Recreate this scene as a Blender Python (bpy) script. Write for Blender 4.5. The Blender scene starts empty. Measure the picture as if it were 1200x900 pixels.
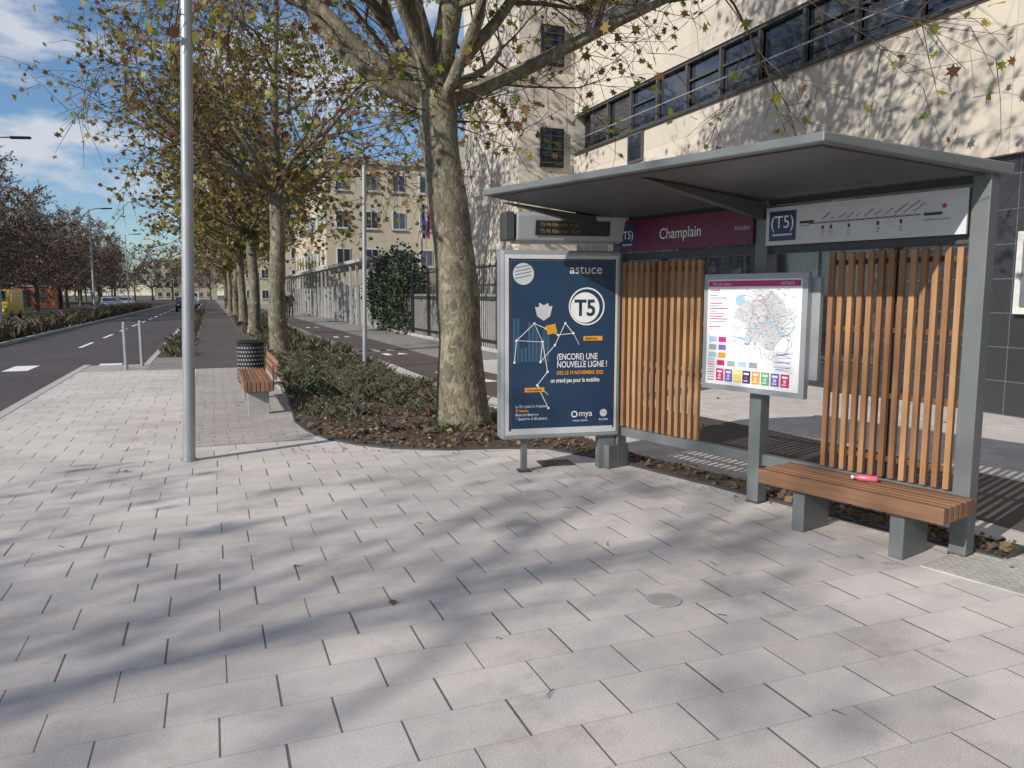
import bpy, bmesh, math, random
from mathutils import Vector, Matrix
random.seed(7)
scene = bpy.context.scene
scene.view_settings.view_transform = 'Standard'
scene.view_settings.look = 'None'
scene.view_settings.exposure = 0
R = math.radians

# ------------------------------------------------------------------ materials
def newmat(name):
    m = bpy.data.materials.new(name); m.use_nodes = True
    nt = m.node_tree; b = nt.nodes['Principled BSDF']
    return m, nt, b
def N(nt, t, **kw):
    n = nt.nodes.new(t)
    for k, v in kw.items(): setattr(n, k, v)
    return n
def ramp(nt, stops, interp='LINEAR'):
    r = N(nt, 'ShaderNodeValToRGB'); r.color_ramp.interpolation = interp
    el = r.color_ramp.elements
    while len(el) > 1: el.remove(el[-1])
    el[0].position = stops[0][0]; el[0].color = (*stops[0][1], 1)
    for p, c in stops[1:]:
        e = el.new(p); e.color = (*c, 1)
    return r
def math_(nt, op, a, b=None, c=None):
    n = N(nt, 'ShaderNodeMath', operation=op)
    for i, v in enumerate((a, b, c)):
        if v is None: continue
        if isinstance(v, (int, float)): n.inputs[i].default_value = v
        else: nt.links.new(v, n.inputs[i])
    return n.outputs[0]
def mixc(nt, f, a, b, blend='MIX'):
    n = N(nt, 'ShaderNodeMix', data_type='RGBA', blend_type=blend)
    for i, v in ((0, f), (6, a), (7, b)):
        if isinstance(v, (int, float)): n.inputs[i].default_value = v
        elif isinstance(v, tuple): n.inputs[i].default_value = (*v, 1)
        else: nt.links.new(v, n.inputs[i])
    return n.outputs[2]
def objco(nt, scale=(1, 1, 1)):
    tc = N(nt, 'ShaderNodeTexCoord'); mp = N(nt, 'ShaderNodeMapping')
    mp.inputs['Scale'].default_value = scale
    nt.links.new(tc.outputs['Object'], mp.inputs['Vector'])
    return mp.outputs['Vector']
def noise(nt, co, scale, detail=4, rough=.6):
    n = N(nt, 'ShaderNodeTexNoise'); n.inputs['Scale'].default_value = scale
    n.inputs['Detail'].default_value = detail; n.inputs['Roughness'].default_value = rough
    nt.links.new(co, n.inputs['Vector']); return n.outputs['Fac']
def bump(nt, b, h, strength=.3, dist=.01):
    n = N(nt, 'ShaderNodeBump'); n.inputs['Strength'].default_value = strength
    n.inputs['Distance'].default_value = dist
    nt.links.new(h, n.inputs['Height']); nt.links.new(n.outputs[0], b.inputs['Normal'])
def simple(name, col, rough=.6, metal=0, var=.15, scale=6, bmp=.1, co=(1, 1, 1), spec=.5):
    m, nt, b = newmat(name)
    v = objco(nt, co); n = noise(nt, v, scale)
    d = tuple(max(0, c * (1 - var)) for c in col); l = tuple(min(1, c * (1 + var)) for c in col)
    r = ramp(nt, [(.3, d), (.7, l)]); nt.links.new(n, r.inputs[0])
    nt.links.new(r.outputs[0], b.inputs['Base Color'])
    b.inputs['Roughness'].default_value = rough; b.inputs['Metallic'].default_value = metal
    b.inputs['Specular IOR Level'].default_value = spec
    if bmp: bump(nt, b, noise(nt, v, scale * 8, 2), bmp, .005)
    return m

def paving_mat(name, w, h, lo, hi, gapx=.0075, gapy=.003, stagger=.5, kx=.8, ky=.42):
    m, nt, b = newmat(name)
    tc = N(nt, 'ShaderNodeTexCoord'); co = tc.outputs['Object']
    sp = N(nt, 'ShaderNodeSeparateXYZ'); nt.links.new(co, sp.inputs[0])
    row = math_(nt, 'FLOOR', math_(nt, 'DIVIDE', sp.outputs[1], h))
    wn = N(nt, 'ShaderNodeTexWhiteNoise', noise_dimensions='1D'); nt.links.new(row, wn.inputs['W'])
    xo = math_(nt, 'ADD', math_(nt, 'DIVIDE', sp.outputs[0], w), math_(nt, 'MULTIPLY', row, stagger))
    xo = math_(nt, 'ADD', xo, math_(nt, 'MULTIPLY', wn.outputs[0], .14))
    fx = math_(nt, 'MULTIPLY', math_(nt, 'FRACT', xo), w)
    fy = math_(nt, 'MULTIPLY', math_(nt, 'FRACT', math_(nt, 'DIVIDE', sp.outputs[1], h)), h)
    cb = N(nt, 'ShaderNodeCombineXYZ')
    nt.links.new(math_(nt, 'FLOOR', xo), cb.inputs[0]); nt.links.new(row, cb.inputs[1])
    w2 = N(nt, 'ShaderNodeTexWhiteNoise', noise_dimensions='2D'); nt.links.new(cb.outputs[0], w2.inputs['Vector'])
    gx = math_(nt, 'LESS_THAN', fx, math_(nt, 'MULTIPLY', math_(nt, 'ADD', w2.outputs[0], .55), gapx)); gy = math_(nt, 'LESS_THAN', fy, gapy)
    big = noise(nt, co, .55, 4, .65); mid = noise(nt, co, 7, 3, .7); fine = noise(nt, co, 170, 1, .8)
    f = math_(nt, 'ADD', math_(nt, 'MULTIPLY', w2.outputs[0], .20), math_(nt, 'MULTIPLY', big, .62))
    f = math_(nt, 'ADD', f, math_(nt, 'MULTIPLY', mid, .36))
    f = math_(nt, 'ADD', f, math_(nt, 'MULTIPLY', math_(nt, 'SUBTRACT', fine, .5), 1.5))
    r = ramp(nt, [(.18, lo), (.58, tuple((a + c) / 2 for a, c in zip(lo, hi))), (.98, hi)]); nt.links.new(f, r.inputs[0])
    st = noise(nt, co, 1.3, 6, .78)
    rs = ramp(nt, [(.53, (0, 0, 0)), (.73, (1, 1, 1))]); nt.links.new(st, rs.inputs[0])
    c = mixc(nt, math_(nt, 'MULTIPLY', rs.outputs[0], .55), r.outputs[0], (lo[0] * .72, lo[1] * .67, lo[2] * .57))
    sp2 = noise(nt, co, 3.1, 2, .5); rs2 = ramp(nt, [(.72, (0, 0, 0)), (.76, (1, 1, 1))]); nt.links.new(sp2, rs2.inputs[0])
    c = mixc(nt, math_(nt, 'MULTIPLY', rs2.outputs[0], .35), c, (.16, .14, .10))
    c = mixc(nt, math_(nt, 'MULTIPLY', gy, ky), c, (.10, .09, .08))
    c = mixc(nt, math_(nt, 'MULTIPLY', gx, kx), c, (.045, .038, .032))
    nt.links.new(c, b.inputs['Base Color']); b.inputs['Roughness'].default_value = .85
    b.inputs['Specular IOR Level'].default_value = .3
    hgt = math_(nt, 'SUBTRACT', math_(nt, 'MULTIPLY', fine, .12), math_(nt, 'MAXIMUM', gx, gy))
    hgt = math_(nt, 'ADD', hgt, math_(nt, 'MULTIPLY', w2.outputs[0], .2))
    bump(nt, b, hgt, .5, .006)
    return m
M_pave = paving_mat('paving', .42, .27, (.385, .355, .332), (.69, .645, .615))
M_pave2 = paving_mat('paving_small', .30, .12, (.27, .245, .225), (.48, .445, .42), .006, .005)

def asphalt(name, col, spk=.35):
    m, nt, b = newmat(name); co = objco(nt)
    fine = noise(nt, co, 120, 1, .9); big = noise(nt, co, .4, 4)
    f = math_(nt, 'ADD', math_(nt, 'MULTIPLY', fine, .6), math_(nt, 'MULTIPLY', big, .5))
    r = ramp(nt, [(.35, tuple(c * (1 - spk) for c in col)), (.75, tuple(c * (1 + spk) for c in col))])
    nt.links.new(f, r.inputs[0]); nt.links.new(r.outputs[0], b.inputs['Base Color'])
    b.inputs['Roughness'].default_value = .85; bump(nt, b, fine, .4, .004); return m
M_road = asphalt('asphalt_road', (.066, .055, .058))
M_cycle = asphalt('asphalt_cycle', (.088, .068, .062))
M_walk = asphalt('asphalt_walk', (.24, .225, .21), .2)
M_white = simple('white_paint', (.78, .78, .76), .7, var=.12, scale=20)
M_kerb = simple('kerb_stone', (.42, .40, .37), .8, var=.15, scale=9)
M_conc = simple('concrete', (.36, .35, .33), .85, var=.2, scale=5)
M_soil = simple('soil', (.075, .052, .037), .95, var=.6, scale=14, bmp=1)
M_ground = simple('earth', (.07, .06, .035), .95, var=.3, scale=2)
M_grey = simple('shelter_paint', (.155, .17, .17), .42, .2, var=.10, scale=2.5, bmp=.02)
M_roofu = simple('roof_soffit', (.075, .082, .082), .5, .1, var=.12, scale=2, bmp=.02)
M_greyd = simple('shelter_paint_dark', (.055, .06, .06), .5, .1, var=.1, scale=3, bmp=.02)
M_frame = simple('panel_frame', (.34, .36, .37), .38, .3, var=.06, scale=4, bmp=.02)
M_galv = simple('galvanised_steel', (.36, .38, .40), .42, .5, var=.14, scale=14, bmp=.05, co=(1, 1, .2))
M_black = simple('dark_metal', (.02, .022, .025), .45, .3, var=.2)
M_glassy = simple('window_glass', (.035, .045, .06), .05, .35, var=.3, scale=.8, bmp=0, spec=1.0)
M_glassy.node_tree.nodes['Principled BSDF'].inputs['Coat Weight'].default_value = 1.0
M_glassy.node_tree.nodes['Principled BSDF'].inputs['Coat Roughness'].default_value = .03
M_glassy2 = simple('window_blind', (.16, .165, .165), .2, 0, var=.3, scale=1.5, bmp=0, spec=.8)
M_wframe = simple('window_frame', (.09, .09, .09), .5, .2)
M_whiteframe = simple('white_frame', (.6, .6, .58), .5)
def flat(name, c, rough=.45): return simple(name, c, rough, 0, var=.06, scale=8, bmp=0)
M_blue = flat('poster_blue', (.014, .042, .09), .3)
M_pblue2 = flat('poster_midblue', (.04, .10, .17), .3)
M_pwhite = flat('print_white', (.8, .8, .8), .35)
M_purple = flat('sign_purple', (.11, .009, .045), .35)
M_t5 = flat('sign_navy', (.02, .04, .12), .35)
M_orange = flat('print_orange', (.75, .33, .03), .4)
M_mag = flat('print_magenta', (.55, .02, .14), .4)
M_lgrey = flat('print_lightgrey', (.55, .56, .57), .4)
M_mgrey = flat('print_midgrey', (.33, .35, .37), .4)
M_yel = flat('print_yellow', (.75, .6, .05), .4)
M_grn = flat('print_green', (.12, .4, .15), .4)
M_vio = flat('print_violet', (.2, .12, .45), .4)
M_lblue = flat('print_lightblue', (.35, .55, .7), .4)
M_ink = flat('print_ink', (.03, .03, .04), .4)

def wood_mat(name, lo, hi, axis):
    m, nt, b = newmat(name)
    sc = [28, 28, 28]; sc[axis] = 1.2
    co = objco(nt, tuple(sc)); n = noise(nt, co, 1.2, 5, .7)
    g = N(nt, 'ShaderNodeNewGeometry')
    f = math_(nt, 'ADD', math_(nt, 'MULTIPLY', n, .75), math_(nt, 'MULTIPLY', g.outputs['Random Per Island'], .4))
    r = ramp(nt, [(.3, lo), (.8, hi)]); nt.links.new(f, r.inputs[0])
    nt.links.new(r.outputs[0], b.inputs['Base Color']); b.inputs['Roughness'].default_value = .6
    bump(nt, b, n, .3, .003); return m
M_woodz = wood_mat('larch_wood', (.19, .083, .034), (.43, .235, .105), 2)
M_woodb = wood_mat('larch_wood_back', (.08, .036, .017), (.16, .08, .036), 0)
M_woodx = wood_mat('bench_wood', (.13, .063, .034), (.31, .165, .088), 0)

def bark_mat():
    m, nt, b = newmat('plane_bark')
    co = objco(nt, (1, 1, .55))
    n0 = noise(nt, co, 3, 4, .7)
    vm = N(nt, 'ShaderNodeVectorMath', operation='ADD')
    cn = N(nt, 'ShaderNodeTexNoise'); cn.inputs['Scale'].default_value = 6; nt.links.new(co, cn.inputs['Vector'])
    sc = N(nt, 'ShaderNodeVectorMath', operation='SCALE'); sc.inputs['Scale'].default_value = .35
    nt.links.new(cn.outputs['Color'], sc.inputs[0]); nt.links.new(co, vm.inputs[0]); nt.links.new(sc.outputs[0], vm.inputs[1])
    v = N(nt, 'ShaderNodeTexVoronoi'); v.inputs['Scale'].default_value = 17; nt.links.new(vm.outputs[0], v.inputs['Vector'])
    f = math_(nt, 'ADD', math_(nt, 'MULTIPLY', v.outputs['Color'], .42), math_(nt, 'MULTIPLY', n0, .66))
    f = math_(nt, 'ADD', f, math_(nt, 'MULTIPLY', math_(nt, 'SUBTRACT', noise(nt, co, 30, 3), .5), .4))
    r = ramp(nt, [(.25, (.06, .05, .032)), (.45, (.12, .104, .068)), (.6, (.175, .155, .105)), (.84, (.33, .30, .22))])
    nt.links.new(f, r.inputs[0])
    nt.links.new(r.outputs[0], b.inputs['Base Color']); b.inputs['Roughness'].default_value = .85
    bump(nt, b, math_(nt, 'ADD', f, math_(nt, 'MULTIPLY', noise(nt, co, 40, 2), .5)), .8, .025)
    return m
M_bark = bark_mat()
M_twig = simple('twig_bark', (.10, .068, .048), .9, var=.3, bmp=0)
M_bare = simple('bare_bark', (.11, .08, .065), .9, var=.3, bmp=0)
def leaf_mat(name, stops, trans=.35):
    m, nt, b = newmat(name)
    g = N(nt, 'ShaderNodeNewGeometry'); r = ramp(nt, stops, 'LINEAR')
    nt.links.new(g.outputs['Random Per Island'], r.inputs[0])
    nt.links.new(r.outputs[0], b.inputs['Base Color']); b.inputs['Roughness'].default_value = .55
    if trans:
        t = N(nt, 'ShaderNodeBsdfTranslucent'); nt.links.new(r.outputs[0], t.inputs['Color'])
        mx = N(nt, 'ShaderNodeMixShader'); mx.inputs[0].default_value = trans
        nt.links.new(b.outputs[0], mx.inputs[1]); nt.links.new(t.outputs[0], mx.inputs[2])
        nt.links.new(mx.outputs[0], nt.nodes['Material Output'].inputs['Surface'])
    return m
M_leaf = leaf_mat('plane_leaves', [(0, (.10, .16, .02)), (.3, (.24, .30, .04)), (.52, (.38, .36, .06)), (.66, (.28, .15, .05)), (1, (.15, .07, .035))], .45)
M_leafy = leaf_mat('plane_leaves_row', [(0, (.13, .16, .03)), (.3, (.29, .28, .06)), (.55, (.36, .28, .07)), (.72, (.24, .13, .05)), (1, (.16, .09, .04))], .4)
M_leafb = leaf_mat('brown_leaves', [(0, (.11, .075, .055)), (.6, (.16, .10, .065)), (1, (.22, .135, .08))], 0)
M_litter = leaf_mat('leaf_litter', [(0, (.06, .04, .026)), (.6, (.13, .082, .048)), (.9, (.2, .135, .07)), (1, (.32, .25, .12))], 0)
M_grass = leaf_mat('grass_blades', [(0, (.04, .055, .022)), (.5, (.07, .09, .04)), (.8, (.11, .115, .06)), (1, (.17, .14, .09))], 0)
M_dry = leaf_mat('dry_shrub', [(0, (.08, .058, .04)), (.6, (.13, .095, .06)), (1, (.10, .10, .05))], 0)
M_hedge = leaf_mat('hedge_leaves', [(0, (.02, .035, .015)), (.6, (.04, .065, .025)), (1, (.07, .09, .04))], 0)
M_sage = leaf_mat('sage_leaves', [(0, (.05, .07, .04)), (.6, (.09, .11, .07)), (1, (.14, .15, .10))], 0)

def facade_mat(name, col, ph=.62, pw=2.4, jc=.4):
    m, nt, b = newmat(name)
    tc = N(nt, 'ShaderNodeTexCoord'); co = tc.outputs['Object']
    sp = N(nt, 'ShaderNodeSeparateXYZ'); nt.links.new(co, sp.inputs[0])
    fz = math_(nt, 'FRACT', math_(nt, 'DIVIDE', sp.outputs[2], ph))
    xy = math_(nt, 'ADD', sp.outputs[0], sp.outputs[1])
    fx = math_(nt, 'FRACT', math_(nt, 'DIVIDE', xy, pw))
    g = math_(nt, 'MAXIMUM', math_(nt, 'LESS_THAN', fz, .012 / ph), math_(nt, 'LESS_THAN', fx, .012 / pw))
    cb = N(nt, 'ShaderNodeCombineXYZ')
    nt.links.new(math_(nt, 'FLOOR', math_(nt, 'DIVIDE', sp.outputs[2], ph)), cb.inputs[0]); nt.links.new(math_(nt, 'FLOOR', math_(nt, 'DIVIDE', xy, pw)), cb.inputs[1])
    wn = N(nt, 'ShaderNodeTexWhiteNoise', noise_dimensions='2D'); nt.links.new(cb.outputs[0], wn.inputs['Vector'])
    stk = N(nt, 'ShaderNodeMapping'); stk.inputs['Scale'].default_value = (2.2, 2.2, .18); nt.links.new(co, stk.inputs['Vector'])
    f = math_(nt, 'ADD', math_(nt, 'MULTIPLY', wn.outputs[0], .22), math_(nt, 'MULTIPLY', noise(nt, co, 1.3, 5, .7), .5))
    f = math_(nt, 'ADD', f, math_(nt, 'MULTIPLY', noise(nt, stk.outputs[0], 1.5, 4, .7), .35))
    r = ramp(nt, [(.25, tuple(c * .78 for c in col)), (.8, tuple(c * 1.1 for c in col))]); nt.links.new(f, r.inputs[0])
    c = mixc(nt, math_(nt, 'MULTIPLY', g, .55), r.outputs[0], tuple(min(1, c * jc) for c in col))
    nt.links.new(c, b.inputs['Base Color']); b.inputs['Roughness'].default_value = .85
    bump(nt, b, noise(nt, co, 60, 2), .15, .005); return m
M_cream = facade_mat('cream_cladding', (.57, .515, .435))
M_cream2 = facade_mat('cream_cladding_far', (.50, .435, .32), 3.0, 40)
M_tile = facade_mat('dark_tile', (.038, .039, .043), .45, .6, 4.5)
M_tile.node_tree.nodes['Principled BSDF'].inputs['Roughness'].default_value = .25

# ------------------------------------------------------------------ mesh builder
class MB:
    def __init__(s): s.v = []; s.f = []; s.m = []; s.mats = []
    def mi(s, mat):
        if mat not in s.mats: s.mats.append(mat)
        return s.mats.index(mat)
    def add(s, vs, fs, mat):
        o = len(s.v); s.v += [tuple(p) for p in vs]; k = s.mi(mat)
        for f in fs: s.f.append([i + o for i in f]); s.m.append(k)
    def box(s, x0, x1, y0, y1, z0, z1, mat):
        vs = [(x, y, z) for x in (x0, x1) for y in (y0, y1) for z in (z0, z1)]
        s.add(vs, [(0, 1, 3, 2), (4, 6, 7, 5), (0, 4, 5, 1), (2, 3, 7, 6), (0, 2, 6, 4), (1, 5, 7, 3)], mat)
    def prism(s, pts, vec, mat):
        n = len(pts); vec = Vector(vec); a = [Vector(p) for p in pts]; b = [p + vec for p in a]
        s.add(a + b, [tuple(range(n))[::-1], tuple(range(n, 2 * n))] + [(i, (i + 1) % n, n + (i + 1) % n, n + i) for i in range(n)], mat)
    def tube(s, pts, rad, mat, n=8, cap=False):
        pts = [Vector(p) for p in pts]; vs = []; up = None
        for i, p in enumerate(pts):
            d = (pts[min(i + 1, len(pts) - 1)] - pts[max(i - 1, 0)])
            if d.length < 1e-9: d = Vector((0, 0, 1))
            d.normalize()
            if up is None: up = d.orthogonal().normalized()
            else:
                up = (up - d * up.dot(d))
                if up.length < 1e-6: up = d.orthogonal()
                up.normalize()
            w = d.cross(up)
            for k in range(n):
                a = 2 * math.pi * k / n; vs.append(p + (up * math.cos(a) + w * math.sin(a)) * rad[i])
        fs = [(i * n + k, i * n + (k + 1) % n, (i + 1) * n + (k + 1) % n, (i + 1) * n + k) for i in range(len(pts) - 1) for k in range(n)]
        if cap: fs += [tuple(range(n))[::-1], tuple(range((len(pts) - 1) * n, len(pts) * n))]
        s.add(vs, fs, mat)
    def strip(s, p, q, w, y, mat):
        a = Vector((p[0], 0, p[1])); b = Vector((q[0], 0, q[1])); d = (b - a).normalized(); nrm = Vector((-d.z, 0, d.x)) * w / 2
        s.add([(v.x, y, v.z) for v in (a - nrm, b - nrm, b + nrm, a + nrm)], [(0, 1, 2, 3)], mat)
    def rect(s, x0, x1, z0, z1, y, mat): s.add([(x0, y, z0), (x1, y, z0), (x1, y, z1), (x0, y, z1)], [(0, 1, 2, 3)], mat)
    def disc(s, cx, cz, r, y, mat, n=32, r0=0):
        if r0 == 0: s.add([(cx + r * math.cos(2 * math.pi * k / n), y, cz + r * math.sin(2 * math.pi * k / n)) for k in range(n)], [tuple(range(n))], mat)
        else:
            vs = [(cx + q * math.cos(2 * math.pi * k / n), y, cz + q * math.sin(2 * math.pi * k / n)) for q in (r0, r) for k in range(n)]
            s.add(vs, [(k, n + k, n + (k + 1) % n, (k + 1) % n) for k in range(n)], mat)
    def mesh(s, name, smooth=False):
        me = bpy.data.meshes.new(name); me.from_pydata(s.v, [], s.f)
        for m in s.mats: me.materials.append(m)
        me.polygons.foreach_set('material_index', s.m)
        if smooth: me.polygons.foreach_set('use_smooth', [True] * len(s.f))
        me.update(); return me
    def obj(s, name, parent=None, bevel=0, smooth=False, loc=(0, 0, 0), rz=0, fixn=False):
        me = s.mesh(name, smooth)
        if fixn:
            bm = bmesh.new(); bm.from_mesh(me); bmesh.ops.recalc_face_normals(bm, faces=bm.faces); bm.to_mesh(me); bm.free()
        o = bpy.data.objects.new(name, me); scene.collection.objects.link(o)
        o.location = loc; o.rotation_euler = (0, 0, rz)
        if parent: o.parent = parent
        if bevel:
            b = o.modifiers.new('bevel', 'BEVEL'); b.width = bevel; b.segments = 2; b.limit_method = 'ANGLE'
        return o
def empty(name, loc=(0, 0, 0), rz=0):
    o = bpy.data.objects.new(name, None); scene.collection.objects.link(o)
    o.location = loc; o.rotation_euler = (0, 0, rz); o.empty_display_size = .2; return o
def text(name, s, size, x, y, z, mat, parent, align='LEFT', tilt=0, ext=.0, sx=1, bold=0):
    c = bpy.data.curves.new(name, 'FONT'); c.body = s; c.size = size; c.extrude = ext; c.align_x = align; c.offset = bold
    c.materials.append(mat)
    o = bpy.data.objects.new(name, c); scene.collection.objects.link(o)
    o.location = (x, y, z); o.rotation_euler = (R(90), -tilt, 0); o.scale = (sx, 1, 1); o.parent = parent; return o

# ------------------------------------------------------------------ world, sun, camera
EL = R(29); TR = Vector((.93, .37, 0)).normalized()
w = bpy.data.worlds.new('World'); scene.world = w; w.use_nodes = True; nt = w.node_tree
bg = nt.nodes['Background']; sky = N(nt, 'ShaderNodeTexSky', sky_type='NISHITA'); sky.sun_disc = False
sky.sun_elevation = EL; sky.sun_rotation = math.atan2(-TR.x, -TR.y) % (2 * math.pi); sky.air_density = 1.1; sky.dust_density = .0; sky.ozone_density = 6
tc = N(nt, 'ShaderNodeTexCoord'); mp = N(nt, 'ShaderNodeMapping'); mp.inputs['Scale'].default_value = (1, 1, 2.6); mp.inputs['Location'].default_value = (.3, .1, .25)
nt.links.new(tc.outputs['Generated'], mp.inputs['Vector'])
cn = noise(nt, mp.outputs[0], 5.0, 7, .58)
cr = ramp(nt, [(.48, (0, 0, 0)), (.60, (1, 1, 1))]); nt.links.new(cn, cr.inputs[0])
cc = mixc(nt, math_(nt, 'MULTIPLY', cr.outputs[0], .8), sky.outputs[0], (6.2, 6.3, 6.7))
nt.links.new(cc, bg.inputs['Color']); bg.inputs['Strength'].default_value = .115
sd = bpy.data.lights.new('sun', 'SUN'); sd.energy = 5; sd.angle = R(.55); sd.color = (1, .935, .85)
so = bpy.data.objects.new('sun', sd); scene.collection.objects.link(so)
tv = Vector((TR.x * math.cos(EL), TR.y * math.cos(EL), -math.sin(EL)))
so.rotation_euler = tv.to_track_quat('-Z', 'Y').to_euler(); so.location = (-20, -8, 20)
cd = bpy.data.cameras.new('camera'); cam = bpy.data.objects.new('camera', cd); scene.collection.objects.link(cam)
cd.sensor_width = 36; cd.lens = 27.0; cd.clip_end = 2500; cd.clip_start = .05
cam.location = (0, 0, 1.6); cam.rotation_euler = (R(90 - 6.65), 0, R(-21.3)); scene.camera = cam

# ------------------------------------------------------------------ ground surfaces
def sheet(name, pts, z, mat):
    mb = MB(); mb.add([(x, y, z) for x, y in pts], [tuple(range(len(pts)))], mat)
    o = mb.obj(name); bm = bmesh.new(); bm.from_mesh(o.data); bmesh.ops.recalc_face_normals(bm, faces=bm.faces)
    if bm.faces[0].normal.z < 0: bmesh.ops.reverse_faces(bm, faces=bm.faces)
    bmesh.ops.triangulate(bm, faces=bm.faces); bm.to_mesh(o.data); bm.free(); return o
sheet('ground', [(-900, -900), (900, -900), (900, 1400), (-900, 1400)], -.14, M_ground)
sheet('road', [(-6.5, -60), (-1.4, -60), (-1.4, 400), (-6.5, 400)], -.105, M_road)
sheet('road', [(-13.5, -60), (-9, -60), (-9, 400), (-13.5, 400)], -.105, M_road)
mb = MB()
mb.prism([(-2.6, -15, -.2), (60, -15, -.2), (60, 17.9, -.2), (-2.6, 17.9, -.2)], (0, 0, .2), M_pave)
mb.obj('pavement', fixn=True)
mb = MB(); mb.prism([(-1.35, 17.902, -.2), (60, 17.902, -.2), (60, 300, -.2), (-1.35, 300, -.2)], (0, 0, .198), M_walk)
mb.prism([(-2.6, 17.902, -.2), (-1.352, 17.902, -.2), (-1.352, 19.6, -.2), (-2.6, 19.6, -.2)], (0, 0, .199), M_pave2)
mb.obj('pavement', fixn=True)
mb = MB()
for i in range(40): mb.box(-2.76, -2.605, -15 + i * .87, -15 + i * .87 + .862, -.2, .006, M_kerb)
for i in range(120): mb.box(-1.5, -1.355, 19.62 + i * 1.0, 20.61 + i * 1.0, -.2, .006, M_kerb)
for i in range(120): mb.box(-6.65, -6.505, -10 + i * 1.5, -8.51 + i * 1.5, -.2, .0, M_kerb)
mb.obj('kerb', bevel=.01)
sheet('paving_area', [(-.35, 8.64), (1.0, 8.64), (1.0, 17.9), (-.35, 17.9)], .004, M_pave2)
sheet('cycle_path', [(-.5, 17.95), (1.15, 17.95), (1.15, 300), (-.5, 300)], .006, M_cycle)
sheet('grass_verge', [(-1.34, 21.5), (-.55, 21.5), (-.55, 300), (-1.34, 300)], .01, M_soil)
ctr = [(6.0, -14), (5.95, 0), (5.75, 4), (5.3, 8), (4.75, 11.5), (4.55, 15), (4.6, 22), (4.6, 300)]
sheet('cycle_path', [(x - .72, y) for x, y in ctr] + [(x + .72, y) for x, y in reversed(ctr)], .004, M_cycle)
mb = MB()
for y in [13, 14.6, 20, 21.5, 29, 38]:
    mb.add([(4.25, y, .009), (4.42, y, .009), (4.42, y + .7, .009), (4.25, y + .7, .009)], [(0, 1, 2, 3)], M_white)
    mb.add([(4.6, y + .2, .009), (4.9, y + .2, .009), (4.75, y + .75, .009)], [(0, 1, 2)], M_white)
for x in [-2.35, -4.4, -6.2]:
    x0 = x - .25 if x > -3 else x
    mb.add([(x0, 19.9, -.1), (x0 + .5, 19.9, -.1), (x0 + .5, 21.3, -.1), (x0, 21.3, -.1)], [(0, 1, 2, 3)], M_white)
for i in range(22):
    mb.add([(-4.05, 28 + i * 6, -.1), (-3.93, 28 + i * 6, -.1), (-3.93, 31 + i * 6, -.1), (-4.05, 31 + i * 6, -.1)], [(0, 1, 2, 3)], M_white)
mb.obj('road_markings')
bed = [(1.2, 62), (1.15, 14), (1.0, 11), (.93, 9.9), (1.0, 9.15), (1.15, 8.57), (1.4, 8.12), (1.7, 7.8), (2.2, 7.52), (2.8, 7.38), (3.2, 7.2), (3.57, 6.41), (4.42, 3.115), (4.72, 3.19), (3.88, 6.5), (3.75, 8), (3.6, 10), (3.45, 12), (3.5, 62)]
sheet('planting_bed', bed, .012, M_soil)
mb = MB()
for a, b in zip(bed[1:], bed[2:-1]):
    a = Vector((*a, 0)); b = Vector((*b, 0)); d = (b - a).normalized(); n_ = Vector((-d.y, d.x, 0)) * .018
    mb.prism([a - n_ + Vector((0, 0, -.01)), b - n_ + Vector((0, 0, -.01)), b + n_ + Vector((0, 0, -.01)), a + n_ + Vector((0, 0, -.01))], (0, 0, .030), M_greyd)
mb.obj('bed_edging', fixn=True)
sheet('median_verge', [(-9, -60), (-6.66, -60), (-6.66, 400), (-9, 400)], -.06, M_soil)

def inbed(x, y):
    c = False; n = len(bed); j = n - 1
    for i in range(n):
        xi, yi = bed[i]; xj, yj = bed[j]
        if (yi > y) != (yj > y) and x < (xj - xi) * (y - yi) / (yj - yi) + xi: c = not c
        j = i
    return c
# ------------------------------------------------------------------ leaves / grass helpers
LOBES = [(0, -.5), (.12, -.18), (.42, -.28), (.3, .02), (.5, .22), (.22, .2), (0, .55), (-.22, .2), (-.5, .22), (-.3, .02), (-.42, -.28), (-.12, -.18)]
KITE = [(0, -.5), (.42, -.05), (0, .5), (-.42, -.05)]
SLIM = [(0, -.6), (.2, 0), (0, .6), (-.2, 0)]
def leaf(mb, p, size, mat, rnd, flatness=0.0, lob=LOBES):
    if flatness: q = Matrix.Rotation(rnd.uniform(0, 6.28), 3, 'Z') @ Matrix.Rotation(rnd.uniform(-flatness, flatness), 3, 'X') @ Matrix.Rotation(rnd.uniform(-flatness, flatness), 3, 'Y')
    else: q = Matrix.Rotation(rnd.uniform(0, 6.28), 3, 'Z') @ Matrix.Rotation(rnd.uniform(.3, 2.8), 3, 'X') @ Matrix.Rotation(rnd.uniform(0, 6.28), 3, 'Z')
    bend = rnd.uniform(-.5, .5)
    mb.add([p + q @ Vector((x * size, y * size, bend * size * (x * x + y * y) * (1.0 if not flatness else .7))) for x, y in lob], [tuple(range(len(lob)))], mat)
def tuft(mb, x, y, z, h, n, mat, rnd, spread=.5, wd=.008):
    for _ in range(n):
        a = rnd.uniform(0, 6.28); l = h * rnd.uniform(.5, 1.1); o = Vector((x + rnd.gauss(0, .05), y + rnd.gauss(0, .05), z))
        d = Vector((math.cos(a), math.sin(a), 0)); s_ = Vector((-d.y, d.x, 0)) * wd * rnd.uniform(.6, 1.3); k = rnd.uniform(.1, spread)
        m_ = o + d * l * k * .4 + Vector((0, 0, l * .6)); t_ = o + d * l * k + Vector((0, 0, l * rnd.uniform(.75, 1)))
        mb.add([o - s_, o + s_, m_ + s_ * .8, t_, m_ - s_ * .8], [(0, 1, 2, 3, 4)], mat)
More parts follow.
